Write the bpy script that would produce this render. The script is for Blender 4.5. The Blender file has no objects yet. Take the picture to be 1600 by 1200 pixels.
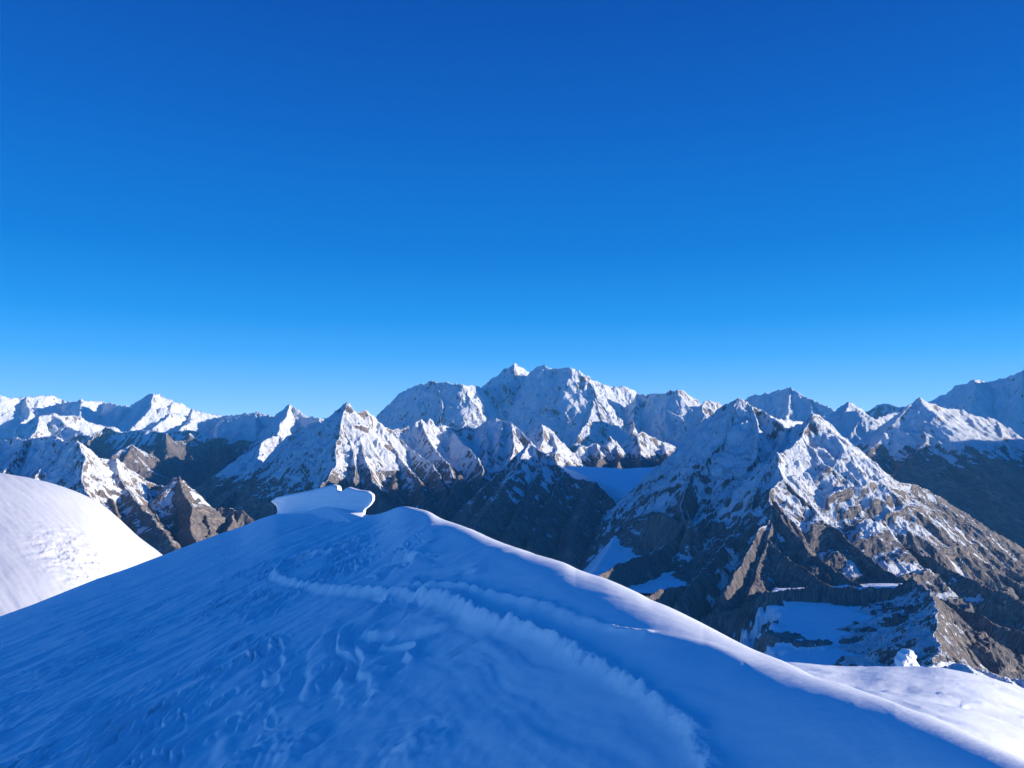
import bpy, math
import numpy as np
R = math.radians
# ------------------------------------------------------------------ camera
F = 1200.0                       # focal length in photo pixels (1600 wide)
PITCH = math.atan(65 / F)        # the horizon lies 65 px below the middle of the frame
sc = bpy.context.scene
cam_d = bpy.data.cameras.new("camera")
cam = bpy.data.objects.new("camera", cam_d)
sc.collection.objects.link(cam)
cam_d.sensor_width = 36
cam_d.lens = F / 1600 * 36
cam_d.clip_start = 0.1
cam_d.clip_end = 400000
cam.location = (0, 0, 0)
cam.rotation_euler = (math.pi / 2 + PITCH, 0, 0)
sc.camera = cam
# ------------------------------------------------------------------ sky, sun, exposure
SUN_AZ, SUN_EL = R(91), R(10.5)    # azimuth clockwise from the view direction
world = bpy.data.worlds.new("World")
sc.world = world
world.use_nodes = True
nt = world.node_tree
bg = nt.nodes["Background"]
sky = nt.nodes.new("ShaderNodeTexSky")
sky.sky_type = 'NISHITA'
sky.sun_disc = False
sky.sun_elevation = SUN_EL
sky.sun_rotation = SUN_AZ
sky.altitude = 6400
sky.air_density = 1.0
sky.dust_density = 0.0
sky.ozone_density = 3.0
# deep high-altitude blue: the sky's brightness carries a polarised, saturated colour that depends on elevation
tcw = nt.nodes.new("ShaderNodeTexCoord"); sepw = nt.nodes.new("ShaderNodeSeparateXYZ")
nt.links.new(tcw.outputs['Generated'], sepw.inputs[0])
rampw = nt.nodes.new("ShaderNodeValToRGB"); nt.links.new(sepw.outputs[2], rampw.inputs[0])
els = rampw.color_ramp.elements
SKY = [(0.0, (.27, .51, .86)), (.037, (.165, .43, .82)), (.087, (.050, .325, .76)), (.136, (.012, .245, .69)), (.215, (.0025, .170, .59)),
       (.36, (.002, .108, .48)), (.485, (.002, .072, .385)), (1.0, (.002, .080, .36))]
while len(els) < len(SKY): els.new(.5)
for e_, (p_, c_) in zip(els, SKY):
    e_.position = p_; e_.color = (*c_, 1)
bw = nt.nodes.new("ShaderNodeRGBToBW"); nt.links.new(sky.outputs[0], bw.inputs[0])
lum = nt.nodes.new("ShaderNodeMath"); lum.operation = 'MULTIPLY_ADD'; nt.links.new(bw.outputs[0], lum.inputs[0])
lum.inputs[1].default_value = .07; lum.inputs[2].default_value = .65
mulw = nt.nodes.new("ShaderNodeVectorMath"); mulw.operation = 'SCALE'
nt.links.new(rampw.outputs[0], mulw.inputs[0]); nt.links.new(lum.outputs[0], mulw.inputs['Scale'])
scw = nt.nodes.new("ShaderNodeVectorMath"); scw.operation = 'SCALE'; scw.inputs['Scale'].default_value = 1 / .15
nt.links.new(mulw.outputs[0], scw.inputs[0]); nt.links.new(scw.outputs[0], bg.inputs[0])
bg.inputs[1].default_value = 0.15
sd = bpy.data.lights.new("sun", 'SUN')
sd.energy = 5.0
sd.angle = R(0.53)
sd.color = (1.0, 0.88, 0.74)
sun = bpy.data.objects.new("sun", sd)
sc.collection.objects.link(sun)
sun.rotation_euler = (math.pi / 2 - SUN_EL, 0, -SUN_AZ + math.pi)
sc.view_settings.view_transform = 'Standard'
sc.view_settings.look = 'None'
sc.view_settings.exposure = 0.7
sc.view_settings.gamma = 1
sc.cycles.volume_bounces = 1
sc.cycles.max_bounces = 4
sc.cycles.diffuse_bounces = 2

# ------------------------------------------------------------------ helpers
f4 = np.float32
def at(px, py, d):
    """photo pixel + distance ahead in metres -> world point"""
    u = (px - 800) / F; v = (600 - py) / F
    yy = math.cos(PITCH) - v * math.sin(PITCH)
    zz = math.sin(PITCH) + v * math.cos(PITCH)
    return np.array([u / yy * d, d, zz / yy * d])

_rng = np.random.RandomState(7)
PERM = np.tile(_rng.permutation(1024), 3).astype(np.int32)
_a = _rng.rand(1024) * 2 * np.pi
GX = np.cos(_a).astype(f4); GY = np.sin(_a).astype(f4)
def perlin(x, y, seed=0):
    x = np.asarray(x, f4) + f4(seed * 17.31 + 300); y = np.asarray(y, f4) + f4(seed * 9.17 + 300)
    xi = np.floor(x).astype(np.int32); yi = np.floor(y).astype(np.int32)
    xf = (x - xi).astype(f4); yf = (y - yi).astype(f4)
    xi &= 1023; yi &= 1023
    u = xf * xf * xf * (xf * (xf * 6 - 15) + 10); v = yf * yf * yf * (yf * (yf * 6 - 15) + 10)
    def g(ix, iy, dx, dy):
        h = PERM[PERM[ix] + iy]
        return GX[h] * dx + GY[h] * dy
    a = g(xi, yi, xf, yf); b = g(xi + 1, yi, xf - 1, yf)
    c = g(xi, yi + 1, xf, yf - 1); d = g(xi + 1, yi + 1, xf - 1, yf - 1)
    ab = a + u * (b - a); cd = c + u * (d - c)
    return (ab + v * (cd - ab)) * f4(1.5)
def fbm(x, y, octv=4, seed=0, gain=.5, lac=2.03):
    s = 0; a = 1.0; t = 0
    for i in range(octv):
        s = s + a * perlin(x, y, seed + i * 3); t += a
        x = x * lac; y = y * lac; a *= gain
    return s / t
def ridged(x, y, octv=4, seed=0, gain=.5, lac=2.03):
    """0..1, sharp crests at 1"""
    s = 0; a = 1.0; t = 0
    for i in range(octv):
        s = s + a * (1 - np.abs(perlin(x, y, seed + i * 5)) * 1.6); t += a
        x = x * lac; y = y * lac; a *= gain
    return s / t
def sstep(a, b, x):
    t = np.clip((x - a) / (b - a), 0, 1)
    return t * t * (3 - 2 * t)

def grid_mesh(name, X, Y, Z, mat, keep=None, attrs=None, uv=None):
    nr, nc = X.shape
    idx = np.arange(nr * nc, dtype=np.int32).reshape(nr, nc)
    quads = np.stack([idx[:-1, :-1], idx[:-1, 1:], idx[1:, 1:], idx[1:, :-1]], -1).reshape(-1, 4)
    if keep is not None:
        k = keep.reshape(-1)
        quads = quads[k[quads].any(axis=1)]
    used = np.zeros(nr * nc, bool); used[quads.reshape(-1)] = True
    remap = np.cumsum(used).astype(np.int32) - 1
    quads = remap[quads]
    co = np.stack([X, Y, Z], -1).reshape(-1, 3)[used].astype(f4)
    me = bpy.data.meshes.new(name)
    me.vertices.add(len(co)); me.vertices.foreach_set("co", co.reshape(-1))
    me.loops.add(quads.size); me.loops.foreach_set("vertex_index", quads.reshape(-1))
    me.polygons.add(len(quads))
    me.polygons.foreach_set("loop_start", np.arange(0, quads.size, 4, dtype=np.int32))
    me.polygons.foreach_set("loop_total", np.full(len(quads), 4, np.int32))
    me.polygons.foreach_set("use_smooth", np.ones(len(quads), bool))
    me.update()
    for an, av in (attrs or {}).items():
        a = me.attributes.new(an, 'FLOAT', 'POINT')
        a.data.foreach_set("value", np.ascontiguousarray(av.reshape(-1)[used], f4))
    me.materials.append(mat)
    o = bpy.data.objects.new(name, me)
    sc.collection.objects.link(o)
    return o
def tag(o, label, cat, kind='structure', group=None):
    o['label'] = label; o['category'] = cat
    if kind: o['kind'] = kind
    if group: o['group'] = group
    return o

# ------------------------------------------------------------------ materials
def N(nt, t, **kw):
    n = nt.nodes.new(t)
    for k, v in kw.items():
        setattr(n, k, v)
    return n
def math_(nt, op, a, b=None, c=None, clamp=False):
    n = nt.nodes.new("ShaderNodeMath"); n.operation = op; n.use_clamp = clamp
    for i, v in enumerate((a, b, c)):
        if v is None: continue
        if isinstance(v, (int, float)): n.inputs[i].default_value = v
        else: nt.links.new(v, n.inputs[i])
    return n.outputs[0]
def mixc(nt, fac, a, b):
    n = nt.nodes.new("ShaderNodeMixRGB")
    for i, v in enumerate((fac, a, b)):
        if isinstance(v, (int, float)): n.inputs[i].default_value = v
        elif isinstance(v, tuple): n.inputs[i].default_value = (*v, 1)
        else: nt.links.new(v, n.inputs[i])
    return n.outputs[0]
def noise(nt, vec, scale, detail=4, rough=.55):
    n = nt.nodes.new("ShaderNodeTexNoise")
    nt.links.new(vec, n.inputs['Vector'])
    n.inputs['Scale'].default_value = scale; n.inputs['Detail'].default_value = detail
    n.inputs['Roughness'].default_value = rough
    return n.outputs[0]
SNOW = (0.85, 0.90, 0.95)
def mountain_mat(name, unit, rock_a=(.29, .25, .215), rock_b=(.52, .42, .33), rock_c=(.09, .10, .13),  # rock_c streaks are tinted blue, putting the cast of shade into the rock
                 thr=0.60, soft=.035, namp=.75, bump=1.0):
    """unit = metres that one photo pixel spans at the mountain"""
    m = bpy.data.materials.new(name); m.use_nodes = True
    t = m.node_tree; b = t.nodes["Principled BSDF"]
    geo = N(t, "ShaderNodeNewGeometry")
    mp = N(t, "ShaderNodeVectorMath", operation='SCALE'); t.links.new(geo.outputs['Position'], mp.inputs[0])
    mp.inputs['Scale'].default_value = 1.0 / unit
    P = mp.outputs[0]
    sa = N(t, "ShaderNodeAttribute", attribute_name="ss"); da = N(t, "ShaderNodeAttribute", attribute_name="dd")
    cmb = N(t, "ShaderNodeCombineXYZ"); t.links.new(sa.outputs['Fac'], cmb.inputs[0]); t.links.new(da.outputs['Fac'], cmb.inputs[1])
    S = cmb.outputs[0]                         # along the crest / down the face, in pixel units
    bias = N(t, "ShaderNodeAttribute", attribute_name="snow").outputs['Fac']
    sep = N(t, "ShaderNodeSeparateXYZ"); t.links.new(geo.outputs['Normal'], sep.inputs[0])
    n1 = noise(t, P, .07, 5, .6); n2 = noise(t, S, .42, 7, .72); n3 = noise(t, P, .5, 3, .6)
    v = math_(t, 'ADD', sep.outputs[2], bias)
    v = math_(t, 'MULTIPLY_ADD', math_(t, 'SUBTRACT', n1, .5), namp * .7, v)
    v = math_(t, 'MULTIPLY_ADD', math_(t, 'SUBTRACT', n2, .5), namp * 1.3, v)
    v = math_(t, 'MULTIPLY_ADD', math_(t, 'SUBTRACT', n3, .5), namp * .4, v)
    mr = N(t, "ShaderNodeMapRange", interpolation_type='SMOOTHSTEP')
    t.links.new(v, mr.inputs[0]); mr.inputs[1].default_value = thr - soft; mr.inputs[2].default_value = thr + soft
    snow = mr.outputs[0]
    r1 = noise(t, P, .035, 4, .6)
    ramp = N(t, "ShaderNodeMapRange"); t.links.new(r1, ramp.inputs[0]); ramp.inputs[1].default_value = .35; ramp.inputs[2].default_value = .65
    rc = mixc(t, ramp.outputs[0], rock_a, rock_b)
    r2 = noise(t, S, .9, 5, .75)
    ramp2 = N(t, "ShaderNodeMapRange"); t.links.new(r2, ramp2.inputs[0]); ramp2.inputs[1].default_value = .42; ramp2.inputs[2].default_value = .62
    rc = mixc(t, ramp2.outputs[0], rock_c, rc)
    col = mixc(t, snow, rc, SNOW)
    t.links.new(col, b.inputs['Base Color'])
    b.inputs['Roughness'].default_value = .85
    b.inputs['Specular IOR Level'].default_value = .1
    bn = N(t, "ShaderNodeBump"); bn.inputs['Strength'].default_value = bump
    bn.inputs['Distance'].default_value = unit * 2.6
    hsum = math_(t, 'MULTIPLY_ADD', noise(t, S, .7, 4, .7), 1.4, noise(t, P, .33, 6, .72))
    t.links.new(hsum, bn.inputs['Height']); t.links.new(bn.outputs[0], b.inputs['Normal'])
    return m
def snow_mat(name, scale, bump=.3, dist=.05, col=SNOW, aniso=None):
    m = bpy.data.materials.new(name); m.use_nodes = True
    t = m.node_tree; b = t.nodes["Principled BSDF"]
    geo = N(t, "ShaderNodeNewGeometry"); P = geo.outputs['Position']
    if aniso:
        mp = N(t, "ShaderNodeMapping"); mp.inputs['Rotation'].default_value = (0, 0, aniso[0]); mp.inputs['Scale'].default_value = aniso[1]
        t.links.new(P, mp.inputs[0]); P = mp.outputs[0]
    n1 = noise(t, P, 1 / scale, 6, .6)
    c = mixc(t, n1, tuple(x * .97 for x in col), col)
    t.links.new(c, b.inputs['Base Color'])
    b.inputs['Roughness'].default_value = .55
    b.inputs['Specular IOR Level'].default_value = .25
    bn = N(t, "ShaderNodeBump"); bn.inputs['Strength'].default_value = bump; bn.inputs['Distance'].default_value = dist
    t.links.new(noise(t, P, 4 / scale, 8, .62), bn.inputs['Height']); t.links.new(bn.outputs[0], b.inputs['Normal'])
    return m

# ------------------------------------------------------------------ ridge-built mountains
def massif(name, label, px0, px1, d0, d1, ridges, cols, rows, floor=-2600, slope=.95, flute=.5,
           lam=(34, 13, 5.5), rough=.9, snowline=-400, snowband=900, snowbias=0, extra=None, mat=None, seed=1, warp=5, base=None, cat='mountain', terr=.4, tlam=20):
    """ridges: dicts/lists of (px, py, km). The surface is the highest of the tents hung on every crest,
    gullied down the fall line, so that each crest, spur and gully is where the photograph has it."""
    dm = (d0 + d1) * 500.0
    unit = dm / F
    us = np.linspace((px0 - 800) / F, (px1 - 800) / F, cols)
    ys = np.exp(np.linspace(math.log(d0 * 1000), math.log(d1 * 1000), rows))
    U, Yg = np.meshgrid(us, ys)
    Xg = (U * Yg).astype(f4); Yg = Yg.astype(f4)
    xs = Xg / unit; yq = Yg / unit
    w1 = fbm(xs / 30, yq / 30, 4, seed) * warp * unit; w2 = fbm(xs / 30, yq / 30, 4, seed + 40) * warp * unit
    Xw = (Xg + w1).astype(f4); Yw = (Yg + w2).astype(f4)
    H = np.full(Xg.shape, floor, f4); SS = np.zeros_like(H); DD = np.zeros_like(H); BB = np.zeros_like(H)
    for ri, rg in enumerate(ridges):
        opt = {}
        if isinstance(rg, tuple): rg, opt = rg
        s_ = opt.get('slope', slope); fl = opt.get('flute', flute); bb = opt.get('snow', 0.0)
        sl_l, sl_r = opt.get('left', s_), opt.get('right', s_)
        P = np.array([at(a, b, d * 1000) for a, b, d in rg])
        ch = P[-1, :2] - P[0, :2]; ch = ch / (np.linalg.norm(ch) + 1e-6)
        best = np.full(Xg.shape, -1e9, f4); bd = np.zeros_like(best); side = np.zeros_like(best)
        for a, b in zip(P[:-1], P[1:]):
            dx, dy = b[0] - a[0], b[1] - a[1]; L2 = dx * dx + dy * dy + 1e-6
            t = np.clip(((Xw - a[0]) * dx + (Yw - a[1]) * dy) / L2, 0, 1)
            qx = Xw - (a[0] + t * dx); qy = Yw - (a[1] + t * dy)
            d = np.sqrt(qx * qx + qy * qy)
            sd_ = (qx * dy - qy * dx)                       # >0: right of the direction of travel
            k = np.where(sd_ > 0, sl_r, sl_l) if sl_l != sl_r else s_
            c = a[2] + t * (b[2] - a[2]) - k * d
            m = c > best
            best = np.where(m, c, best); bd = np.where(m, d, bd)
        drop0 = bd / unit
        sc_ = (Xg * ch[0] + Yg * ch[1]) / unit              # coordinate along the crest
        wob = fbm(xs / 22, yq / 22, 3, seed + ri) * 9
        q = sc_ + wob
        g = np.zeros_like(best)
        amp = (1.0, .55, .3)
        for li, lm in enumerate(lam):
            g += amp[li] * np.minimum(drop0 / (lm * .55), 1) * lm * .26 * (1 - ridged(q / lm, drop0 / (lm * 4.5), 1, seed + ri * 7 + li)) 
            if li == 1: gl = np.minimum(drop0 / 12, 1) * (1 - ridged(q / lm, drop0 / (lm * 4.5), 1, seed + ri * 7 + li))
        c = best - g * unit * fl * 2.2
        m = c > H
        H = np.where(m, c, H); SS = np.where(m, q, SS); DD = np.where(m, drop0 * .13, DD); BB = np.where(m, bb + .55 * (gl - .35), BB)
    if base is not None:
        H = np.maximum(H, base(Xg, Yg))
    r = ridged(xs / 30 + .35 * fbm(xs / 14, yq / 14, 3, seed), yq / 30 + .35 * fbm(xs / 14, yq / 14, 3, seed + 8), 6, seed + 60, .6) - .5
    H = H + (r * 8 * unit * rough).astype(f4)
    ph = H / unit / tlam + 1.3 * fbm(xs / 60, yq / 60, 3, seed + 77) + .12 * xs / tlam
    tw = sstep(-.2, .3, fbm(xs / 50, yq / 50, 2, seed + 88))
    H = H - (unit * tlam * terr * tw * np.sin(2 * np.pi * ph) / (2 * np.pi)).astype(f4)
    if extra is not None: H, BB = extra(Xg, Yg, H, BB, xs, yq)
    gully = fbm(xs / 40, yq / 40, 3, seed + 90)
    S = BB + snowbias + np.clip((H - snowline) / snowband, -1.2, .22) + .18 * gully
    o = grid_mesh(name, Xg, Yg, H, mat or mountain_mat(name + "_surface", unit), keep=(H > floor + 1), attrs={'snow': S, 'ss': SS, 'dd': DD})
    return tag(o, label, cat)

# ================================================================== the far ranges
ground_mat = mountain_mat("valley_rock", 25, thr=2.5)
def ground():
    us = np.linspace(-1.4, 1.4, 200); ys = np.exp(np.linspace(math.log(3000), math.log(41000), 160))
    U, Y = np.meshgrid(us, ys); X = U * Y
    Z = -2500 + 150 * fbm(X / 3000, Y / 3000, 4, 5)
    z = np.zeros_like(X)
    return tag(grid_mesh("ground", X, Y, Z, ground_mat, attrs={'snow': z, 'ss': X / 25, 'dd': Y / 25}), "dark valley floor far below the peaks", "valley floor")
ground()

massif("mountain", "long hazy white range on the far left horizon with one broad summit", -260, 660, 29, 40, [
    [(-300, 600, 37), (-200, 628, 36.5), (-100, 612, 35.2), (0, 616, 34.6), (20, 619, 35.2), (40, 622, 35.5), (70, 619, 36.3), (86, 621, 36.8), (100, 627, 37)],
    [(100, 627, 37), (112, 628, 36.2), (126, 625, 35.2), (142, 627, 36), (160, 628, 36.6)],
    [(160, 628, 36.6), (180, 633, 36), (205, 634, 35.4), (222, 624, 35), (230, 618, 34.7), (240, 616, 34.5), (250, 618, 35)],
    [(250, 618, 35), (270, 627, 35.6), (285, 632, 36.0), (300, 640, 36.5), (320, 645, 37), (350, 650, 37.5)],
    [(350, 650, 37.5), (362, 649, 36.6), (390, 647, 35.4), (402, 645, 35), (430, 652, 34.5), (480, 652, 34.7), (530, 656, 35), (600, 660, 35), (700, 664, 35)],
    [(240, 616, 34.5), (234, 640, 33.4), (215, 660, 32.3), (195, 682, 31)],
    [(126, 625, 35.2), (126, 650, 33.8), (110, 672, 32.3)],
    [(40, 622, 35.5), (48, 648, 34), (28, 668, 32.3), (10, 695, 30.8)],
    [(270, 627, 35.6), (265, 650, 33.8), (240, 670, 32)],
    [(300, 640, 36.5), (296, 660, 34), (276, 676, 32)],
    [(350, 650, 37.5), (346, 670, 34.5), (340, 694, 32)],
    [(402, 645, 35), (396, 668, 33), (380, 695, 31)],
    [(200, 634, 35.4), (170, 665, 33), (150, 690, 31)],
    [(-60, 614, 35), (-50, 650, 33), (-70, 690, 31)],
], 760, 210, snowbias=.12, flute=.5, seed=11, slope=.85, snowline=-900)

massif("mountain.001", "low pale snow dome and blue valley hills in front of the left horizon range", -260, 480, 15.5, 29, [
    [(-200, 690, 24), (-60, 690, 24.5), (0, 684, 24.8), (18, 670, 25), (45, 657, 25), (62, 650, 25.2), (82, 646, 25.5), (105, 650, 26.2), (125, 652, 26.8), (150, 664, 27.2), (180, 668, 27.8), (200, 676, 28)],
    [(62, 650, 25.2), (58, 672, 24), (40, 690, 22.8)],
    [(82, 646, 25.5), (110, 668, 24.8), (140, 680, 24.2), (150, 690, 23.6)],
    ([(130, 700, 22), (150, 676, 23), (165, 668, 23.3), (190, 676, 23), (225, 672, 22.6), (260, 676, 22.3), (300, 672, 22), (340, 684, 21.5), (400, 690, 21)], {'snow': -.2}),
    ([(225, 720, 18.5), (238, 704, 19), (250, 690, 19.4), (258, 679, 19.6), (272, 690, 20), (286, 690, 20.4), (297, 678, 20.6), (304, 690, 20.9), (330, 690, 21.3), (362, 704, 22), (420, 720, 22)], {'snow': -.25}),
    ([(258, 679, 19.6), (262, 705, 18.8), (250, 735, 17.8)], {'snow': -.3}),
    ([(304, 690, 20.9), (300, 715, 19.4), (290, 740, 18.4)], {'snow': -.3}),
    ([(175, 716, 16.4), (190, 703, 16.8), (205, 696, 17), (222, 703, 17.4), (240, 713, 17.8), (252, 727, 18.3), (300, 760, 19.2)], {'snow': .05, 'flute': .25}),
    ([(205, 696, 17), (190, 730, 16.2), (180, 760, 15.8)], {'snow': -.2}),
    ([(340, 684, 21.5), (345, 730, 19), (330, 790, 16.4)], {'snow': -.3}),
    ([(175, 716, 16.4), (120, 740, 16.4), (0, 760, 16.4), (-200, 780, 16.4)], {'snow': -.3}),
    ([(362, 704, 22), (400, 740, 18.5), (430, 790, 16)], {'snow': -.3}),
], 620, 330, seed=23, slope=.8, snowline=-500, flute=.4)

massif("mountain.002", "small sharp blue pyramid on the horizon left of the tall fluted peak", 340, 640, 15.2, 26, [
    [(330, 668, 25), (365, 655, 24.6), (400, 645, 23.8), (430, 652, 22.8), (442, 640, 22.3), (453, 631, 22), (463, 638, 21.8), (478, 648, 21.6), (500, 655, 21.2), (530, 655, 20.8), (600, 690, 20.5)],
    [(440, 700, 20), (480, 674, 18.6), (540, 670, 17), (600, 690, 16)],  # hidden ridge added to throw the left valley into shade
    [(453, 631, 22), (448, 648, 21.2), (438, 662, 20.5), (430, 690, 19.4)],
    [(400, 645, 23.8), (400, 680, 21.5), (385, 715, 20)],
    [(500, 655, 21.2), (490, 680, 20.2), (480, 720, 19)],
], 300, 160, seed=31, slope=.95, snowbias=.12, snowline=-500)

# the highest massif
massif("mountain.003", "highest massif at centre of the horizon, dark wall left, three summits, white slope right", 520, 1190, 22.5, 36, [
    [(545, 700, 31.8), (575, 668, 31), (590, 650, 30.5), (612, 627, 30), (635, 606, 29.5), (652, 603, 29.2), (670, 598, 29), (700, 599, 28.7), (712, 601, 28.5), (723, 601, 28.4)],
    [(723, 601, 28.4), (740, 603, 29), (755, 606, 29.6), (775, 606, 30.3)],
    [(723, 601, 28.4), (733, 622, 28), (746, 640, 27.7), (758, 660, 27.4), (764, 674, 27.2)],
    ([(686, 600, 28.8), (690, 630, 27.9), (688, 665, 27)], {'slope': 1.5, 'flute': .3}),
    ([(655, 603, 29.2), (664, 640, 28), (662, 672, 27.2)], {'slope': 1.6, 'flute': .3}),
    [(740, 616, 33.5), (757, 602, 32.8), (775, 589, 32.3), (790, 577, 31.9), (803, 568, 31.5)],
    [(803, 568, 31.5), (808, 573, 31.9), (816, 575, 32.2), (828, 584, 32.8)],
    [(803, 568, 31.5), (807, 590, 30.9), (818, 612, 30.2), (828, 632, 29.5), (820, 650, 28.6), (812, 668, 27.8)],
    [(790, 596, 30.2), (796, 618, 29.4), (806, 645, 28.6), (812, 668, 27.8)],
    [(770, 602, 30), (776, 625, 29.3), (786, 650, 28.4), (796, 670, 27.8)],
    [(823, 590, 31.6), (832, 580, 30.8), (842, 572, 30), (851, 570, 29.7), (858, 573, 29.6), (864, 577, 29.6), (880, 576, 29.3), (893, 574, 29)],
    [(851, 570, 29.7), (853, 592, 29.3), (859, 612, 28.8), (853, 632, 28.3), (846, 648, 28)],
    [(864, 577, 29.6), (866, 600, 29), (862, 616, 28.7)],
    [(880, 576, 29.3), (878, 600, 28.7), (868, 622, 28)],
    [(893, 574, 29), (912, 590, 28.7), (926, 604, 28.4), (936, 628, 27.8), (955, 652, 27.3), (976, 674, 26.8)],
    [(893, 574, 29), (905, 580, 29.5), (916, 588, 29.8), (935, 597, 30.1), (952, 604, 30.5), (978, 605, 30.8), (990, 611, 31.2), (999, 617, 31.5)],
    [(996, 617, 29.6), (1010, 617, 29.3), (1030, 614, 28.8), (1058, 610, 28.3)],
    [(996, 617, 29.6), (990, 640, 28.4), (990, 668, 27.2), (985, 690, 26)],
    [(1058, 610, 28.3), (1063, 630, 27.9), (1069, 652, 27.5), (1066, 680, 26.6)],
    [(1058, 610, 28.3), (1066, 611, 28.7), (1076, 616, 29.2), (1090, 626, 29.8), (1105, 634, 30.3), (1150, 650, 31)],
    [(1080, 650, 25.4), (1090, 638, 25.2), (1098, 630, 25), (1110, 627, 25.4), (1122, 631, 25.8), (1160, 650, 26.5)],
    [(1098, 630, 25), (1100, 650, 24.3), (1085, 690, 23.2)],
    ([(800, 700, 24.5), (860, 690, 25), (900, 680, 25), (960, 690, 25), (1030, 690, 25), (1080, 700, 25)], {'slope': .6}),
    [(905, 668, 25.2), (917, 645, 25.8), (927, 623, 26.3), (933, 640, 26.7), (945, 660, 27), (957, 680, 27.2)],
    [(927, 623, 26.3), (922, 655, 25.2), (905, 680, 24.2)],
    [(927, 623, 26.3), (940, 660, 25.4), (938, 685, 24.6)],
], 900, 460, seed=47, slope=1.05, snowbias=.07, flute=.55, snowline=-700, lam=(26, 11, 5))

massif("mountain.004", "big blue massif rising beyond the top right edge of the horizon", 1080, 2100, 25.5, 37, [
    [(1120, 660, 31), (1140, 640, 30.5), (1165, 623, 29.6), (1180, 618, 29.2), (1200, 615, 28.8), (1222, 609, 28.3), (1233, 607, 28), (1248, 612, 27.6), (1262, 621, 27.3), (1285, 634, 26.9), (1312, 646, 26.5), (1360, 672, 26)],
    [(1233, 607, 28), (1232, 635, 27), (1222, 670, 26)],
    [(1262, 621, 27.3), (1268, 650, 26.5), (1262, 690, 25.7)],
    ([(1335, 650, 35), (1360, 640, 34.5), (1372, 633, 34.2), (1387, 630, 34), (1400, 634, 33.7), (1425, 639, 33.2), (1470, 650, 33)], {'snow': -.3}),
    [(1415, 650, 33.2), (1440, 634, 32.6), (1462, 622, 32), (1480, 612, 31.4), (1492, 604, 31), (1505, 597, 30.8), (1524, 594, 30.5)],
    [(1524, 594, 30.5), (1535, 595, 31.2), (1545, 599, 31.4), (1560, 594, 31), (1575, 589, 30.3), (1588, 583, 29.8), (1600, 579, 29.5), (1640, 560, 29), (1720, 550, 28.3), (1850, 560, 27.5), (2100, 600, 26.5)],
    [(1524, 594, 30.5), (1522, 625, 29), (1505, 670, 27.5)],
    [(1600, 579, 29.5), (1590, 630, 28), (1570, 680, 26.8), (1540, 720, 25.8)],
    [(1720, 550, 28.3), (1690, 620, 27), (1650, 690, 26)],
], 760, 240, seed=59, slope=.9, snowbias=.12, snowline=-700)

massif("mountain.005", "low snowy saddle and twin white ridges between the horizon peaks on the right", 1230, 1470, 19, 26, [
    [(1290, 650, 23), (1305, 642, 23.2), (1318, 634, 23.4), (1326, 629, 23.4), (1334, 633, 23.7), (1346, 640, 24)],
    [(1326, 629, 23.4), (1320, 650, 22.7), (1300, 670, 21.8)],
    ([(1340, 640, 21), (1348, 650, 21.5), (1360, 658, 22), (1378, 652, 22.8), (1404, 644, 23.6), (1430, 650, 24)], {'flute': .15}),
    [(1346, 640, 21), (1340, 660, 20.6), (1320, 690, 20)],
    [(1340, 640, 21), (1320, 645, 21.3), (1290, 660, 21.8), (1240, 690, 22)],
], 240, 170, seed=61, slope=.8, snowbias=.12, snowline=-900)

massif("mountain.006", "white pyramid with sunlit right face rising over the dark valley at right", 1180, 2350, 9.5, 20, [
    [(1300, 760, 13), (1345, 720, 13.6), (1372, 690, 14.2), (1400, 655, 14.6), (1418, 634, 14.9), (1428, 626, 15), (1436, 622, 15)],
    [(1436, 622, 15), (1450, 630, 15.3), (1470, 637, 15.7), (1486, 640, 16), (1500, 638, 16.1)],
    [(1500, 638, 16.1), (1516, 646, 16.1), (1530, 652, 16.2), (1556, 655, 16.4), (1580, 680, 16.6), (1640, 710, 17), (1760, 740, 17.5), (2000, 760, 18)],
    [(1436, 622, 15), (1447, 648, 14.7), (1441, 668, 14.4), (1446, 690, 14), (1420, 720, 13.4)],
    [(1486, 640, 16), (1492, 670, 15.2), (1486, 695, 14.5)],
    [(1465, 635, 15.6), (1470, 662, 14.9), (1478, 690, 14.3)],
    ([(1486, 695, 14.5), (1530, 700, 14.8), (1570, 720, 15), (1640, 740, 15)], {'snow': -.3}),
    [(1556, 655, 16.4), (1568, 690, 15.4), (1556, 720, 14.6)],
    ([(1441, 690, 14.2), (1400, 740, 13), (1370, 800, 12)], {'snow': -.35}),
    ([(1500, 700, 14.4), (1530, 790, 13), (1600, 860, 11.6), (1700, 940, 10.3)], {'snow': -.45}),
    ([(1860, 622, 12.2), (1900, 612, 13.5), (1950, 612, 15), (2050, 615, 18)], {'slope': .9}),  # out-of-frame ridge added to block the sun from the right valley
    ([(1640, 720, 16), (1700, 800, 14), (1800, 880, 12)], {'snow': -.45}),
], 620, 420, seed=67, slope=.8, snowline=-420, snowband=700, rough=.8)

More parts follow.
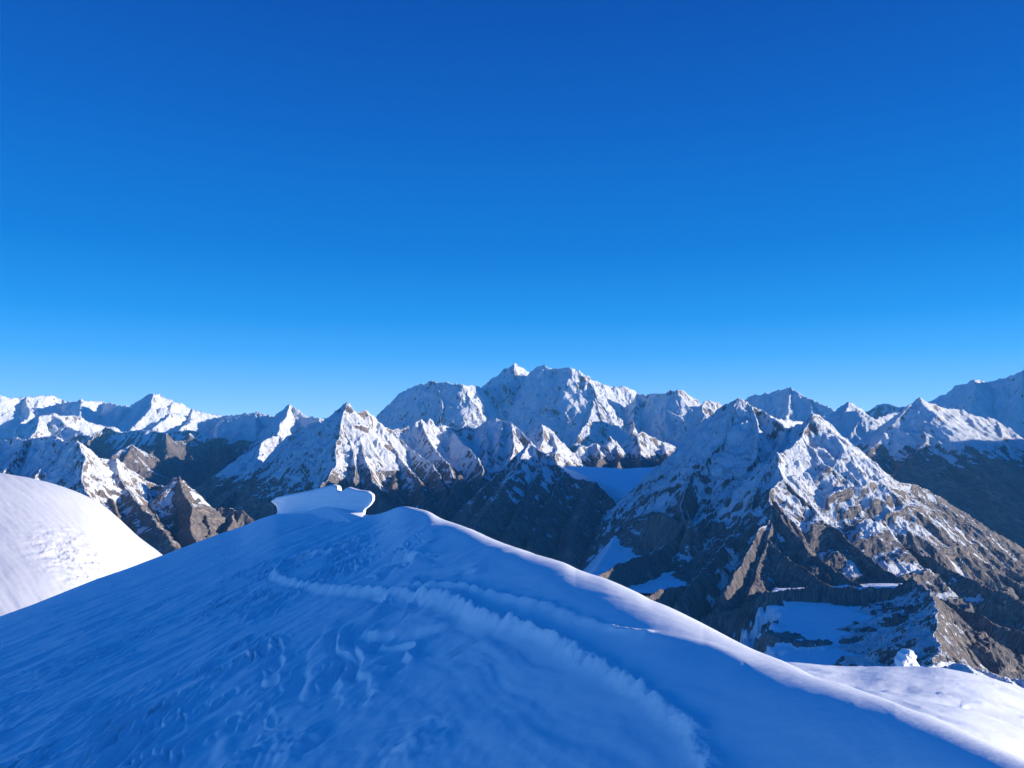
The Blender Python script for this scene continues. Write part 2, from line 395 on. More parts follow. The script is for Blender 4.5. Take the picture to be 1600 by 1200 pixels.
# ================================================================== the middle ground
massif("mountain.007", "tall fluted snow peak left of centre with a long sunlit rock and ice wall", 330, 980, 7.6, 16.5, [
    [(540, 627, 12), (533, 634, 12.1), (524, 642, 12.2), (512, 655, 12.5), (497, 660, 12.9), (470, 668, 13.4), (440, 690, 13.8)],
    [(540, 627, 12), (548, 634, 12.2), (553, 642, 12.3), (566, 641, 12.4), (576, 643, 12.5), (586, 652, 12.6), (600, 667, 12.8), (614, 673, 13), (632, 668, 13.1)],
    [(632, 668, 13.1), (645, 666, 13.2), (650, 660, 13.2), (658, 655, 13.3), (664, 664, 13.4), (668, 664, 13.4), (673, 654, 13.5), (679, 666, 13.5), (694, 664, 13.6), (705, 670, 13.7), (722, 667, 13.8), (745, 668, 13.9)],
    [(745, 668, 13.9), (757, 660, 13.8), (772, 654, 13.6), (785, 657, 13.5), (800, 662, 13.3), (812, 672, 13.2), (830, 688, 13)],
    [(540, 627, 12), (534, 655, 11.7), (531, 675, 11.4), (527, 700, 11.1), (524, 728, 10.7), (505, 756, 10.2), (480, 800, 9.4)],
    [(553, 642, 12.3), (560, 675, 11.8), (566, 705, 11.3), (580, 745, 10.7), (597, 785, 10)],
    [(534, 655, 11.7), (550, 700, 11.3), (556, 735, 10.8), (550, 760, 10.3)],
    [(600, 667, 12.8), (612, 695, 12.2), (632, 725, 11.6), (655, 752, 11), (662, 775, 10.4)],
    [(614, 673, 13), (640, 700, 12.5), (676, 728, 11.8), (690, 750, 11.2), (700, 790, 10.2)],
    [(658, 655, 13.3), (668, 690, 12.7), (690, 712, 12.2), (705, 735, 11.6)],
    [(705, 670, 13.7), (725, 695, 12.9), (745, 715, 12.2), (756, 738, 11.6), (740, 790, 10.4)],
    [(757, 660, 13.8), (762, 690, 13.1), (760, 715, 12.4)],
    [(785, 657, 13.5), (782, 690, 12.8), (775, 715, 12.3)],
    [(800, 662, 13.3), (803, 700, 12.4), (790, 745, 11.4)],
    [(497, 660, 12.9), (492, 695, 12.2), (478, 735, 11.5), (465, 780, 10.6)],
    ([(620, 740, 11.4), (600, 800, 9.8), (560, 860, 8.6)], {'snow': -.8}),
    ([(720, 740, 11.4), (690, 800, 9.8), (640, 860, 8.6)], {'snow': -.8}),
    ([(790, 745, 11.4), (760, 800, 10), (720, 880, 8.6)], {'snow': -.7}),
    [(812, 700, 14.8), (825, 682, 14.8), (836, 670, 14.7), (847, 663, 14.7), (858, 670, 14.8), (870, 682, 15), (884, 700, 15.2)],
    [(847, 663, 14.7), (850, 685, 14.2), (840, 710, 13.6)],
    [(862, 674, 14.8), (870, 695, 14.2), (868, 720, 13.6)],
], 760, 640, seed=71, slope=1.0, snowline=-720, snowband=900, snowbias=.03, flute=.6, lam=(30, 12, 5))

massif("mountain.008", "small lone snow spur with a bright ridge standing in the dark valley on the left", 240, 540, 11, 17.5, [
    ([(290, 795, 12.93), (320, 775, 13.42), (352, 755, 14.03), (385, 722, 14.64), (408, 695, 15.25), (424, 683, 15.62), (437, 679, 15.86)], {'left': .7, 'right': .8}),
    [(437, 679, 15.86), (441, 692, 15.62), (437, 705, 15.25), (446, 728, 14.76), (452, 748, 14.15), (440, 790, 13.18)],
    [(437, 679, 15.86), (460, 705, 15.86), (490, 735, 15.86)],
    ([(408, 695, 15.25), (400, 730, 14.15), (370, 765, 12.93), (330, 800, 11.71)], {'slope': .7}),
    ([(446, 728, 14.76), (410, 755, 13.42), (385, 785, 12.44)], {'slope': .7, 'snow': -.2}),
], 330, 330, seed=83, slope=.8, snowline=-900, snowband=300, snowbias=.1, flute=.3)

massif("mountain.009", "broken line of sunlit rock crags under the white slopes at centre", 850, 1120, 13.2, 19, [
    [(870, 725, 14.6), (893, 712, 15), (905, 700, 15.2), (921, 694, 15.4), (932, 692, 15.5), (940, 700, 15.6), (952, 683, 15.7), (962, 690, 15.9), (976, 705, 16.2)],
    [(932, 692, 15.5), (938, 712, 15), (930, 735, 14.4)],
    [(962, 690, 15.9), (968, 710, 15.2), (965, 735, 14.4)],
    [(975, 715, 16.2), (984, 690, 16.4), (992, 678, 16.5), (1006, 677, 16.8), (1018, 684, 17), (1036, 690, 17.3), (1046, 694, 17.5), (1070, 710, 17.7)],
    [(992, 678, 16.5), (1000, 700, 15.8), (1002, 730, 14.8)],
    [(1036, 690, 17.3), (1042, 710, 16), (1040, 740, 14.8)],
], 270, 260, seed=89, slope=.9, snowline=-620, snowband=300, flute=.6)

massif("mountain.010", "dark rock spurs with thin snow streaks in the shaded valley at centre", 560, 1080, 4.8, 11.6, [
    [(740, 780, 9.4), (770, 748, 9.8), (800, 718, 10.1), (815, 702, 10.2), (826, 694, 10.3), (840, 700, 10.2), (855, 709, 10.1), (880, 735, 9.8), (900, 748, 9.6)],
    [(900, 748, 9.6), (930, 753, 9.3), (945, 768, 9.1), (958, 788, 8.9), (968, 812, 8.6), (962, 840, 8.3), (945, 865, 8), (920, 900, 7.5)],
    [(826, 694, 10.3), (805, 735, 9.6), (780, 770, 9), (750, 810, 8.3), (720, 860, 7.5)],
    [(855, 709, 10.1), (835, 750, 9.4), (815, 790, 8.7), (790, 840, 7.9)],
    [(880, 735, 9.8), (868, 765, 9.2), (850, 800, 8.6), (830, 850, 7.8)],
    [(930, 753, 9.3), (912, 790, 8.6), (890, 850, 7.7)],
    ([(968, 812, 8.6), (950, 860, 7.6), (930, 920, 6.6)], {'snow': -.6}),
    ([(1120, 830, 6.4), (1085, 812, 6.6), (1060, 815, 6.8), (1035, 801, 7), (1016, 803, 7.1), (1010, 818, 7.1), (1012, 860, 6.9)], {'snow': -.2, 'slope': 1.9, 'flute': .2}),
    ([(1070, 818, 6.7), (1045, 848, 6.4), (1020, 866, 6.2), (990, 874, 6), (960, 884, 5.8), (935, 902, 5.5)], {'snow': -.1, 'slope': 1.3}),
    ([(1100, 905, 5.6), (1050, 920, 5.4), (1000, 930, 5.2), (950, 930, 5.1)], {'snow': .1}),
], 620, 620, seed=97, slope=.95, snowline=-450, snowband=1100, snowbias=.12, flute=.5, lam=(40, 15, 6), rough=.6)

def glacier(name, label, px0, px1, d0, d1, path, cols, rows, cross=.08, bumps=6, seed=3, left_w=(120, 150, 600, 1500)):
    us = np.linspace((px0 - 800) / F, (px1 - 800) / F, cols)
    ys = np.exp(np.linspace(math.log(d0 * 1000), math.log(d1 * 1000), rows))
    U, Yg = np.meshgrid(us, ys); Xg = U * Yg
    P = np.array([at(a, b, d * 1000) for a, b, d in path])
    o = np.argsort(P[:, 1]); P = P[o]
    zc = np.interp(Yg, P[:, 1], P[:, 2]); xc = np.interp(Yg, P[:, 1], P[:, 0])
    k = (d0 + d1) * 500 / F
    edge = np.abs((U - us[0]) / (us[-1] - us[0]) - .5) * 2
    thr_ = np.interp(Yg, [5600, 9200, 10400, 14000], left_w)
    H = zc - 1.1 * np.maximum(0, xc - Xg - thr_) - 900 * sstep(.82, 1.0, edge) + cross * np.abs(Xg - xc) + bumps * (fbm(Xg / k / 60, Yg / k / 30, 4, seed) + .35 * fbm(Xg / k / 9, Yg / k / 5, 4, seed + 9))
    o = grid_mesh(name, Xg, Yg, H, snow_mat(name + "_snow", k * 8, .5, k * 1.2))
    return tag(o, label, "glacier")
glacier("glacier", "pale blue hanging glacier in shade pouring between dark rock walls at centre", 860, 1110, 5.6, 12.2,
        [(970, 716, 14.5), (975, 726, 13), (990, 748, 10.4), (1004, 776, 9.0), (998, 806, 8.2), (984, 836, 7.6), (968, 868, 7.0), (930, 930, 5.6)], 240, 420, .05, 22, 4)
glacier("glacier.001", "blue ice apron in shade below the tall fluted peak left of centre", 430, 560, 11.3, 14.5,
        [(500, 672, 14.5), (495, 700, 13.2), (484, 740, 11.8), (476, 765, 10.6), (470, 810, 9.3)], 150, 260, .1, 18, 6, left_w=(260, 260, 260, 260))

massif("mountain.011", "large twin-peaked mountain on the right, left side in shade, brown sunlit flank with snow streaks", 900, 2100, 2.9, 14.5, [
    [(1000, 800, 9.4), (1035, 745, 9.2), (1055, 718, 9.0), (1075, 690, 8.85), (1092, 662, 8.7), (1103, 654, 8.55), (1122, 640, 8.35), (1138, 630, 8.2), (1152, 622, 8.0)],
    [(1152, 622, 8.0), (1160, 624, 7.98), (1172, 632, 7.95), (1190, 640, 7.9), (1205, 652, 7.8), (1216, 662, 7.7), (1230, 668, 7.6), (1246, 663, 7.5), (1258, 656, 7.42), (1275, 645, 7.3)],
    [(1275, 645, 7.3), (1285, 652, 7.36), (1300, 664, 7.45), (1315, 682, 7.55), (1332, 694, 7.65), (1345, 705, 7.75), (1362, 722, 7.85), (1382, 738, 7.95), (1405, 755, 8.1), (1425, 756, 8.3), (1450, 766, 8.5), (1475, 781, 8.7), (1510, 803, 8.95), (1560, 835, 9.4), (1640, 880, 10), (1800, 950, 10.6)],
    [(1275, 645, 7.3), (1262, 660, 7.2), (1254, 680, 7.05), (1235, 700, 6.85), (1213, 707, 6.7), (1216, 730, 6.5), (1225, 748, 6.4), (1203, 767, 6.2), (1206, 800, 6.0), (1200, 845, 5.75), (1188, 880, 5.55), (1170, 930, 5.2)],
    # sunlit flank
    ([(1254, 680, 7.05), (1275, 708, 6.9), (1300, 740, 6.75), (1335, 785, 6.5), (1375, 825, 6.3), (1410, 850, 6.15), (1480, 885, 5.9), (1540, 915, 5.7), (1640, 960, 5.4)], {'right': .7, 'snow': -.05}),
    ([(1225, 748, 6.4), (1255, 780, 6.25), (1290, 815, 6.05), (1330, 850, 5.85), (1385, 890, 5.6), (1430, 915, 5.35), (1500, 950, 5.1), (1600, 1000, 4.8)], {'right': .7, 'snow': -.2}),
    ([(1206, 790, 6.05), (1235, 825, 5.85), (1262, 862, 5.6), (1310, 895, 5.4), (1360, 925, 5.15)], {'right': .7, 'snow': -.35}),
    ([(1203, 767, 6.2), (1222, 800, 6.05), (1248, 845, 5.8), (1300, 905, 5.35)], {'snow': -.3}),
    ([(1200, 845, 5.75), (1235, 875, 5.55), (1280, 905, 5.35), (1350, 935, 5.1)], {'snow': -.6, 'flute': .2}),
    ([(1315, 682, 7.55), (1340, 730, 7.3), (1365, 775, 7.1), (1420, 822, 6.85), (1480, 855, 6.7), (1560, 895, 6.5), (1660, 940, 6.3)], {'right': .7, 'snow': .05}),
    ([(1362, 722, 7.85), (1378, 765, 7.5), (1420, 800, 7.3), (1470, 830, 7.2)], {'snow': -.15}),
    ([(1425, 756, 8.3), (1430, 790, 7.8), (1470, 830, 7.4), (1560, 880, 7.1), (1650, 920, 6.9)], {'snow': -.35}),
    ([(1300, 664, 7.45), (1310, 700, 7.25), (1325, 740, 7.05)], {'snow': .1}),
    # shaded flank
    ([(1152, 622, 8.0), (1143, 655, 7.8), (1128, 690, 7.6), (1105, 715, 7.45), (1082, 738, 7.3), (1072, 762, 7.15), (1064, 788, 7), (1070, 813, 6.8), (1088, 822, 6.6)], {'slope': 1.9, 'snow': .12}),
    ([(1172, 632, 7.95), (1188, 670, 7.6), (1180, 715, 7.25), (1158, 750, 7), (1130, 785, 6.8), (1100, 810, 6.6), (1075, 825, 6.4)], {'slope': 1.3, 'snow': .12}),
    ([(1230, 668, 7.6), (1215, 700, 7.2), (1190, 735, 6.9)], {'slope': 1.3, 'snow': .12}),
    ([(1213, 707, 6.7), (1190, 740, 6.5), (1172, 790, 6.25), (1150, 830, 6), (1120, 862, 5.8), (1090, 900, 5.5), (1060, 940, 5.2)], {'slope': 1.3, 'snow': .12}),
    ([(1206, 800, 6.0), (1180, 840, 5.75), (1160, 880, 5.5), (1130, 925, 5.2)], {'slope': 1.3, 'snow': .12}),
    ([(1103, 654, 8.55), (1090, 690, 8.3), (1064, 722, 8), (1052, 742, 7.85)], {'slope': 1.9, 'snow': .12}),
    ([(1122, 640, 8.35), (1112, 680, 8.05), (1090, 715, 7.8), (1068, 745, 7.55)], {'slope': 1.9, 'snow': .12}),
    # unseen ridge added behind the two summits to shade the glacier
    [(1152, 622, 8.0), (1185, 645, 9.5), (1215, 655, 11), (1245, 658, 12.5), (1262, 661, 14), (1275, 660, 14.4)],
    # wall behind the basin
    ([(1100, 965, 5.1), (1150, 945, 5.05), (1190, 930, 5.0), (1235, 922, 4.95), (1262, 916, 4.92), (1290, 913, 4.9), (1305, 921, 4.86), (1335, 918, 4.8), (1370, 920, 4.72), (1400, 918, 4.65), (1414, 908, 4.6), (1424, 904, 4.57), (1440, 915, 4.5), (1456, 930, 4.42)], {'snow': -.2, 'slope': 1.1}),
    ([(1424, 904, 4.57), (1434, 900, 4.85), (1430, 898, 5.2)], {'slope': 1.0, 'snow': -.3}),  # rib added to keep the sun off the basin
    ([(1440, 915, 4.5), (1456, 930, 4.05), (1464, 950, 3.8), (1462, 975, 3.5), (1465, 1002, 3.25), (1460, 1030, 3.05), (1462, 1060, 2.95)], {'snow': .15, 'left': 1.25, 'right': .5, 'flute': .35}),
    ([(1456, 930, 4.05), (1490, 960, 4.1), (1530, 985, 4.1), (1570, 1010, 4.1), (1640, 1050, 4.0), (1800, 1120, 3.8)], {'snow': -.5, 'right': .6, 'left': .55}),
    ([(1500, 950, 5.1), (1560, 975, 4.8), (1640, 1010, 4.6)], {'snow': -.9, 'slope': .6}),
    ([(1465, 1002, 3.25), (1500, 1035, 3.5), (1560, 1055, 3.85), (1700, 1110, 3.6)], {'snow': -.9, 'slope': .6}),
], 1150, 900, seed=101, slope=.95, snowline=-620, snowband=1500, snowbias=.05, flute=.6, lam=(38, 15, 6), rough=.8, terr=.42, tlam=17)

def basin():
    us = np.linspace((930 - 800) / F, (1500 - 800) / F, 440)
    ys = np.exp(np.linspace(math.log(3200), math.log(5300), 260))
    U, Y = np.meshgrid(us, ys); X = U * Y
    P0 = at(1300, 948, 4750)[2]; P1 = at(1300, 1040, 3600)[2]
    Z = P1 + (P0 - P1) * (Y - 3600) / 1150 + .04 * (X - 1900) + 22 * fbm(X / 400, Y / 300, 4, 2) - 700 * sstep(.515, .545, U) - 600 * sstep(.345, .255, U + .055 * fbm(X / 170, Y / 170, 4, 31, .6))
    Z = Z + 5 * ridged(X / 160 + .4 * fbm(X / 80, Y / 80, 2, 3), Y / 34, 3, 12)
    # rock islands standing out of the ice
    rock = -np.ones_like(X)
    for px, py, d, w, l in ((1150, 985, 4250, 150, 300), (1180, 960, 4550, 60, 90), (1215, 1000, 4100, 150, 110), (1270, 1012, 3950, 110, 80), (1330, 1012, 3950, 80, 40), (1110, 1000, 4100, 150, 160), (1200, 968, 4450, 80, 60)):
        c = at(px, py, d)
        rr = 1 - np.sqrt(((X - c[0]) / w) ** 2 + ((Y - c[1]) / l) ** 2)
        rock = np.maximum(rock, rr)
    rock = rock + .55 * fbm(X / 110, Y / 60, 5, 8, .6)
    m = sstep(0, .35, rock)
    Z = Z + m * (10 + 26 * ridged(X / 60, Y / 50, 4, 6))
    o = grid_mesh("glacier.002", X, Y, Z, mountain_mat("basin_ice", 3.6, thr=.5, namp=.25, bump=.35), attrs={'snow': .35 - (1.15 + .5 * fbm(X / 50, Y / 50, 3, 18)) * m, 'ss': X / 3.6, 'dd': Y / 3.6})
    tag(o, "flat shaded glacier basin with dark rock islands, lower right below the brown flank", "glacier")
basin()

massif("mountain.012", "near snow and brown rock ridge behind the white hump on the left", -330, 520, 3.3, 7, [
    [(-300, 700, 5.3), (-150, 695, 5.6), (-60, 690, 5.8), (0, 690, 5.9), (25, 684, 5.85), (45, 687, 5.8), (66, 682, 5.75), (86, 680, 5.7), (99, 690, 5.6)],
    [(99, 690, 5.6), (110, 692, 5.55), (122, 688, 5.5)],
    [(122, 688, 5.5), (132, 696, 5.55), (143, 707, 5.6), (157, 717, 5.66), (170, 717, 5.7), (180, 715, 5.7), (192, 727, 5.75), (208, 736, 5.8), (225, 748, 5.86), (242, 758, 5.9), (258, 760, 5.85)],
    [(258, 760, 5.85), (268, 751, 5.78), (278, 744, 5.7)],
    [(278, 744, 5.7), (288, 753, 5.74), (298, 765, 5.78), (311, 778, 5.83), (325, 793, 5.88), (336, 795, 5.9), (350, 793, 5.9), (366, 796, 5.88), (380, 797, 5.85), (393, 810, 5.8), (440, 850, 5.6)],
    [(122, 688, 5.5), (133, 715, 5.35), (126, 740, 5.2), (133, 765, 5.05), (150, 800, 4.8)],
    [(99, 690, 5.6), (88, 712, 5.45), (62, 735, 5.3), (40, 770, 5.0)],
    [(45, 687, 5.8), (20, 720, 5.5), (-20, 760, 5.1)],
    [(0, 690, 5.9), (-40, 740, 5.4), (-80, 800, 4.9)],
    ([(180, 715, 5.7), (190, 750, 5.5), (215, 785, 5.25), (250, 825, 4.95), (280, 862, 4.7), (320, 900, 4.4)], {'right': .7}),
    ([(157, 717, 5.66), (165, 755, 5.4), (180, 800, 5.1), (200, 850, 4.7)], {'snow': -.25}),
    ([(225, 748, 5.86), (232, 785, 5.6), (250, 815, 5.3)], {}),
    ([(278, 744, 5.7), (288, 775, 5.55), (302, 793, 5.42), (296, 815, 5.28), (300, 835, 5.1), (312, 860, 4.9)], {'snow': -.35}),
    ([(311, 778, 5.83), (320, 805, 5.6), (330, 830, 5.35)], {'snow': -.05}),
    ([(366, 796, 5.88), (362, 815, 5.7), (350, 840, 5.4)], {'snow': -.1}),
], 760, 520, seed=113, slope=.95, snowline=-480, snowband=700, snowbias=-.02, flute=.55, lam=(36, 14, 6))

# ================================================================== near snow
def prof_surface(name, label, mat, cols_px, sil, dsil, bot, dbot, nrows, roll, back_slope, disp, cat='snow slope', back_len=3.0, nback=60):
    """A snow surface whose skyline passes through the photo's skyline: in every vertical plane through the eye
    it climbs (1/depth linear, so planar), eases over a rounded crest of its own radius and falls away behind it."""
    px = np.array(cols_px, float); n = len(px)
    s = np.interp(px, *sil); ds = np.exp(np.interp(px, dsil[0], np.log(dsil[1])))
    b = np.interp(px, *bot); db = np.exp(np.interp(px, dbot[0], np.log(dbot[1])))
    return px, s, ds, b, db

SLOPE_X = .30
def crest_surface():
    sil = [(-420, 1085), (-250, 1040), (-100, 1000), (0, 963), (50, 945), (100, 925), (150, 905), (200, 888), (250, 869), (300, 850), (340, 835), (380, 822), (405, 811), (430, 803), (470, 803), (520, 804), (560, 804), (582, 805),
           (597, 802), (612, 796), (622, 791.5), (634, 790.5), (650, 794), (672, 799), (678, 804), (690, 811), (712, 818), (740, 828), (765, 840), (790, 850), (815, 858), (840, 867), (862, 873),
           (885, 880), (897, 887), (920, 896), (945, 903), (975, 916), (1000, 928), (1015, 937), (1040, 946), (1065, 958), (1100, 976), (1140, 997), (1180, 1016), (1225, 1033), (1250, 1045), (1275, 1059), (1310, 1066), (1350, 1080), (1385, 1092), (1420, 1108), (1450, 1115), (1490, 1134), (1540, 1158), (1600, 1186), (1700, 1232), (1850, 1300), (2000, 1370)]
    sx = np.array([a for a, _ in sil], float); sy = np.array([b for _, b in sil], float)
    dd = [(-420, 30), (0, 36), (300, 44), (430, 46), (520, 44), (600, 38), (640, 36), (700, 32), (800, 26.5), (900, 22), (1000, 18), (1200, 12.5), (1400, 8.6), (1600, 6.2), (1850, 4.6), (2000, 4)]
    bd = [(-420, 8), (0, 8.6), (400, 7.4), (800, 6.0), (1200, 4.7), (1600, 3.6), (2000, 2.6)]
    nc = 1650
    px = np.linspace(-400, 1950, nc)
    # smooth the depth tables so that the surface has no creases
    def smooth_interp(t, w=90):
        x = np.array([a for a, _ in t], float); y = np.log(np.array([b for _, b in t], float))
        g = np.linspace(-900, 2500, 1700); v = np.interp(g, x, y)
        k = np.exp(-.5 * (np.arange(-200, 201) * 2.0 / w) ** 2); k /= k.sum()
        vv = np.convolve(np.pad(v, 200, mode='edge'), k, 'valid')
        return np.exp(np.interp(px, g, vv))
    ds = smooth_interp(dd); db = smooth_interp(bd)
    s = np.interp(px, sx, sy)
    k = np.exp(-.5 * (np.arange(-12, 13) * (px[1] - px[0]) / 2.2) ** 2); k /= k.sum()
    s = np.convolve(np.pad(s, 12, mode='edge'), k, 'valid')
    s_true = s
    k = np.exp(-.5 * (np.arange(-90, 91) / 42.0) ** 2); k /= k.sum()
    s = np.convolve(np.pad(s, 90, mode='reflect', reflect_type='odd'), k, 'valid')
    BOT = 1330.0 + 0.25 * np.maximum(px - 1400, 0)
    # photo-column parameters
    u = (px - 800) / F
    nr = 760
    t = np.linspace(0, 1, nr)[:, None]                      # 0 near, 1 at the crest
    py = BOT[None, :] + (s - BOT)[None, :] * t
    # planar climb with easing: depth keeps its plane until close to the crest, where the angle saturates
    def plane(y_):
        return 2.6 / ((y_ - 665) / F + SLOPE_X * (px[None, :] - 800) / F + .02)
    inv = (1 / db)[None, :] + (1 / ds - 1 / db)[None, :] * t
    Yf = plane(py)
    v = (600 - py) / F
    yy = math.cos(PITCH) - v * math.sin(PITCH); zz = math.sin(PITCH) + v * math.cos(PITCH)
    Xf = (u[None, :] / yy) * Yf; Zf = zz / yy * Yf
    # rounded crest: pull the last stretch down along a parabola and lift its columns back afterwards
    return px, s_true, ds, Xf, Yf, Zf, yy

def sdist_poly(X, Y, pts):
    best = np.full(X.shape, 1e9); arc = np.zeros(X.shape); acc = 0; sg = np.zeros(X.shape)
    for a, b in zip(pts[:-1], pts[1:]):
        dx, dy = b[0] - a[0], b[1] - a[1]; L = math.hypot(dx, dy) + 1e-9
        t = np.clip(((X - a[0]) * dx + (Y - a[1]) * dy) / L ** 2, 0, 1)
        qx = X - a[0] - t * dx; qy = Y - a[1] - t * dy
        d = np.sqrt(qx * qx + qy * qy); m = d < best
        best = np.where(m, d, best); arc = np.where(m, acc + t * L, arc); sg = np.where(m, np.sign(qx * dy - qy * dx), sg); acc += L
    return best, arc, sg

def summit_snow():
    px, s, ds, Xf, Yf, Zf, yy = crest_surface()
    nr, nc = Xf.shape
    # ---- rounding: distance to the crest measured in plan
    crest = [(Xf[-1, j], Yf[-1, j]) for j in range(0, nc, 6)]
    dcr, _, _ = sdist_poly(Xf, Yf, crest)
    # radius of the roll, wide on the right-hand crest
    wr = np.interp(px, [-400, 0, 400, 560, 640, 750, 900, 1100, 1400, 1700], [1.8, 1.8, 1.2, .5, .7, .8, 1.0, .95, .6, .45])[None, :]
    drop = np.where(dcr < wr, (wr - dcr) ** 2 / (2 * wr) * 1.15, 0)
    Zr = Zf - drop * .8
    tgt = np.array([at(a, b, 1)[2] for a, b in zip(px, s)])
    kl = np.exp(-.5 * (np.arange(-150, 151) / 55.0) ** 2); kl /= kl.sum()
    low = np.convolve(np.pad(tgt - (Zr / Yf).max(axis=0), 150, mode='edge'), kl, 'valid')
    Zr = Zr + Yf * low[None, :] * sstep(-.2, .85, np.linspace(0, 1, nr)[:, None])
    # ---- lookup from photo pixel to the point on the slope
    def hit(x, y):
        j = int(np.clip(np.searchsorted(px, x), 0, nc - 1))
        ang = Zr[:, j] / Yf[:, j]
        tgt = at(x, y, 1)[2]
        i = int(np.argmin(np.abs(ang - tgt)))
        return (Xf[i, j], Yf[i, j])
    # ---- back side falling away behind the crest
    nb = 90
    tb = np.linspace(0, 1, nb + 1)[1:, None] ** 1.6
    dirx = Xf[-1] - Xf[-8]; diry = Yf[-1] - Yf[-8]
    # fall direction: radial from the eye mixed with the outward normal of the crest in plan
    cx, cy = Xf[-1], Yf[-1]
    tx, ty = np.gradient(cx), np.gradient(cy)
    for _ in range(3):
        kk = np.ones(61) / 61
        tx = np.convolve(np.pad(tx, 30, mode='edge'), kk, 'valid'); ty = np.convolve(np.pad(ty, 30, mode='edge'), kk, 'valid')
    nx, ny = -ty, tx; L = np.hypot(nx, ny); nx /= L; ny /= L
    rx, ry = cx / np.hypot(cx, cy), cy / np.hypot(cx, cy)
    mx = nx * .25 + rx; my = ny * .25 + ry; L = np.hypot(mx, my); mx /= L; my /= L
    run = 26.0 * tb
    Xb = cx[None, :] + mx[None, :] * run; Yb = cy[None, :] + my[None, :] * run
    g0 = (Zr[-1] - Zr[-4]) / np.maximum(np.hypot(Xf[-1] - Xf[-4], Yf[-1] - Yf[-4]), 1e-3)
    g0 = np.convolve(np.pad(np.minimum(g0, -.02), 40, mode='edge'), np.ones(81) / 81, 'valid')
    Zb = Zr[-1][None, :] + g0[None, :] * run - np.minimum(run ** 2 / (2 * wr * 1.2), run * 1.1)
    X = np.vstack([Xf, Xb]); Y = np.vstack([Yf, Yb]); Z = np.vstack([Zr, Zb])
    # ---- wind-carved relief
    def rot(a): return X * math.cos(a) + Y * math.sin(a), -X * math.sin(a) + Y * math.cos(a)
    a1, b1 = rot(R(62))
    wx = fbm(X / 3.2, Y / 4.5, 3, 5) * 1.5; wy = fbm(X / 3.2, Y / 4.5, 3, 15) * 1.5
    wx += fbm(X / .8, Y / 1.1, 2, 6) * .22; wy += fbm(X / .8, Y / 1.1, 2, 16) * .22
    left = sstep(1, -7, X)
    dist_fade = 1 / (1 + (Y / 60) ** 2)
    # long streaks
    z = .09 * fbm((a1 + wx * .3) / 3.5, (b1 + wy * .2) / .6, 3, 21) * left
    # scalloped sastrugi with sharp lee edges, in patches, from metre to hand size
    patch = sstep(-.25, .2, fbm(X / 2.6, Y / 4, 3, 71)) * (.2 + .8 * sstep(2.6, .3, X))
    ang_ = R(64) + R(42) * sstep(-9, -3, X) - R(14) * sstep(-2, 2, X)          # wind lines swing round towards the crest
    pa = (X + wx * .45) * np.cos(ang_) + (Y + wy * .45) * np.sin(ang_)
    qa = -(X + wx * .45) * np.sin(ang_) + (Y + wy * .45) * np.cos(ang_)
    for k_, (lm_, am) in enumerate(((.85, .12), (.46, .088), (.25, .04))):
        saw = qa / lm_ + 2.0 * fbm(qa / (2.0 * lm_), pa / (3.6 * lm_), 3, 33 + k_ * 9); fr = saw - np.floor(saw)
        tooth = np.where(fr < .8, sstep(0, 1, fr / .8), sstep(0, 1, (1 - fr) / .2))
        pk = sstep(-.12, .35, fbm(X / (lm_ * 2.2), Y / (lm_ * 4.5), 2, 44 + k_ * 5))
        z += am * patch * (tooth - .5) * pk * sstep(30, 12, Y)
    z += .07 * fbm(X / 2.6, Y / 4.2, 3, 61)
    z += .022 * fbm((X + .3 * wx) / .45, (Y + .3 * wy) / .6, 3, 63)
    z += .003 * fbm(X / .1, Y / .13, 3, 77)
    # soft folds on the right
    a2, b2 = rot(R(112))
    z += .05 * fbm(a2 / 2.5, (b2 + wx * .3) / .45, 3, 81) * sstep(-3, 1, X) * sstep(20, 8, Y)
    z *= 1.25
    # ---- footprints trails: churned rims
    tr1 = [hit(*q_) for q_ in [(560, 845), (520, 860), (480, 868), (440, 882), (430, 893), (436, 905), (470, 915), (540, 923), (600, 926), (650, 930), (695, 938), (730, 955), (760, 970), (790, 977), (830, 988), (870, 1003), (915, 1028), (950, 1048), (975, 1062), (1000, 1080)]]
    tr1b = [hit(*q_) for q_ in [(1000, 1080), (1025, 1097), (1050, 1118), (1075, 1135), (1088, 1160), (1105, 1200), (1115, 1260)]]
    tr2 = [hit(*q_) for q_ in [(640, 915), (700, 917), (722, 920), (760, 928), (800, 937), (855, 946), (900, 966), (960, 984), (1010, 991)]]
    tr3 = [hit(*q_) for q_ in [(1010, 991), (1060, 999), (1100, 1007), (1130, 1018), (1160, 1034)]]
    for trk, w, h_ in ((tr1, .10, .12), (tr1b, .09, .10), (tr2, .08, .09)):
        d, arc, sg = sdist_poly(X, Y, trk)
        wv = w * (.62 + .38 * sstep(5, 14, Y)) * (1 + .35 * np.sin(arc * 2.1) * np.sin(arc * .9))
        body = np.exp(-(d / wv) ** 2); z = z * (1 - .6 * np.exp(-(d / (1.2 * w)) ** 2))
        lumps = .45 + .45 * np.abs(np.sin(arc * 5.5 + 1.5 * fbm(arc / .9, d, 2, 5))) + .45 * np.clip(.5 + .9 * fbm(X / .2, Y / .3, 3, 91), 0, 1)
        lumps = lumps + .5 * sstep(13, 6, Y) * fbm(X / .11, Y / .12, 3, 93)
        z += h_ * (1 + .7 * sstep(13, 6, Y)) * body * lumps - .12 * h_ * np.exp(-((d * sg - 2.1 * w) / (w * .9)) ** 2)
    d, arc, sg = sdist_poly(X, Y, tr3)
    z += .10 * np.exp(-(d / .09) ** 2) - .06 * np.exp(-((d * sg - .25) / .2) ** 2)
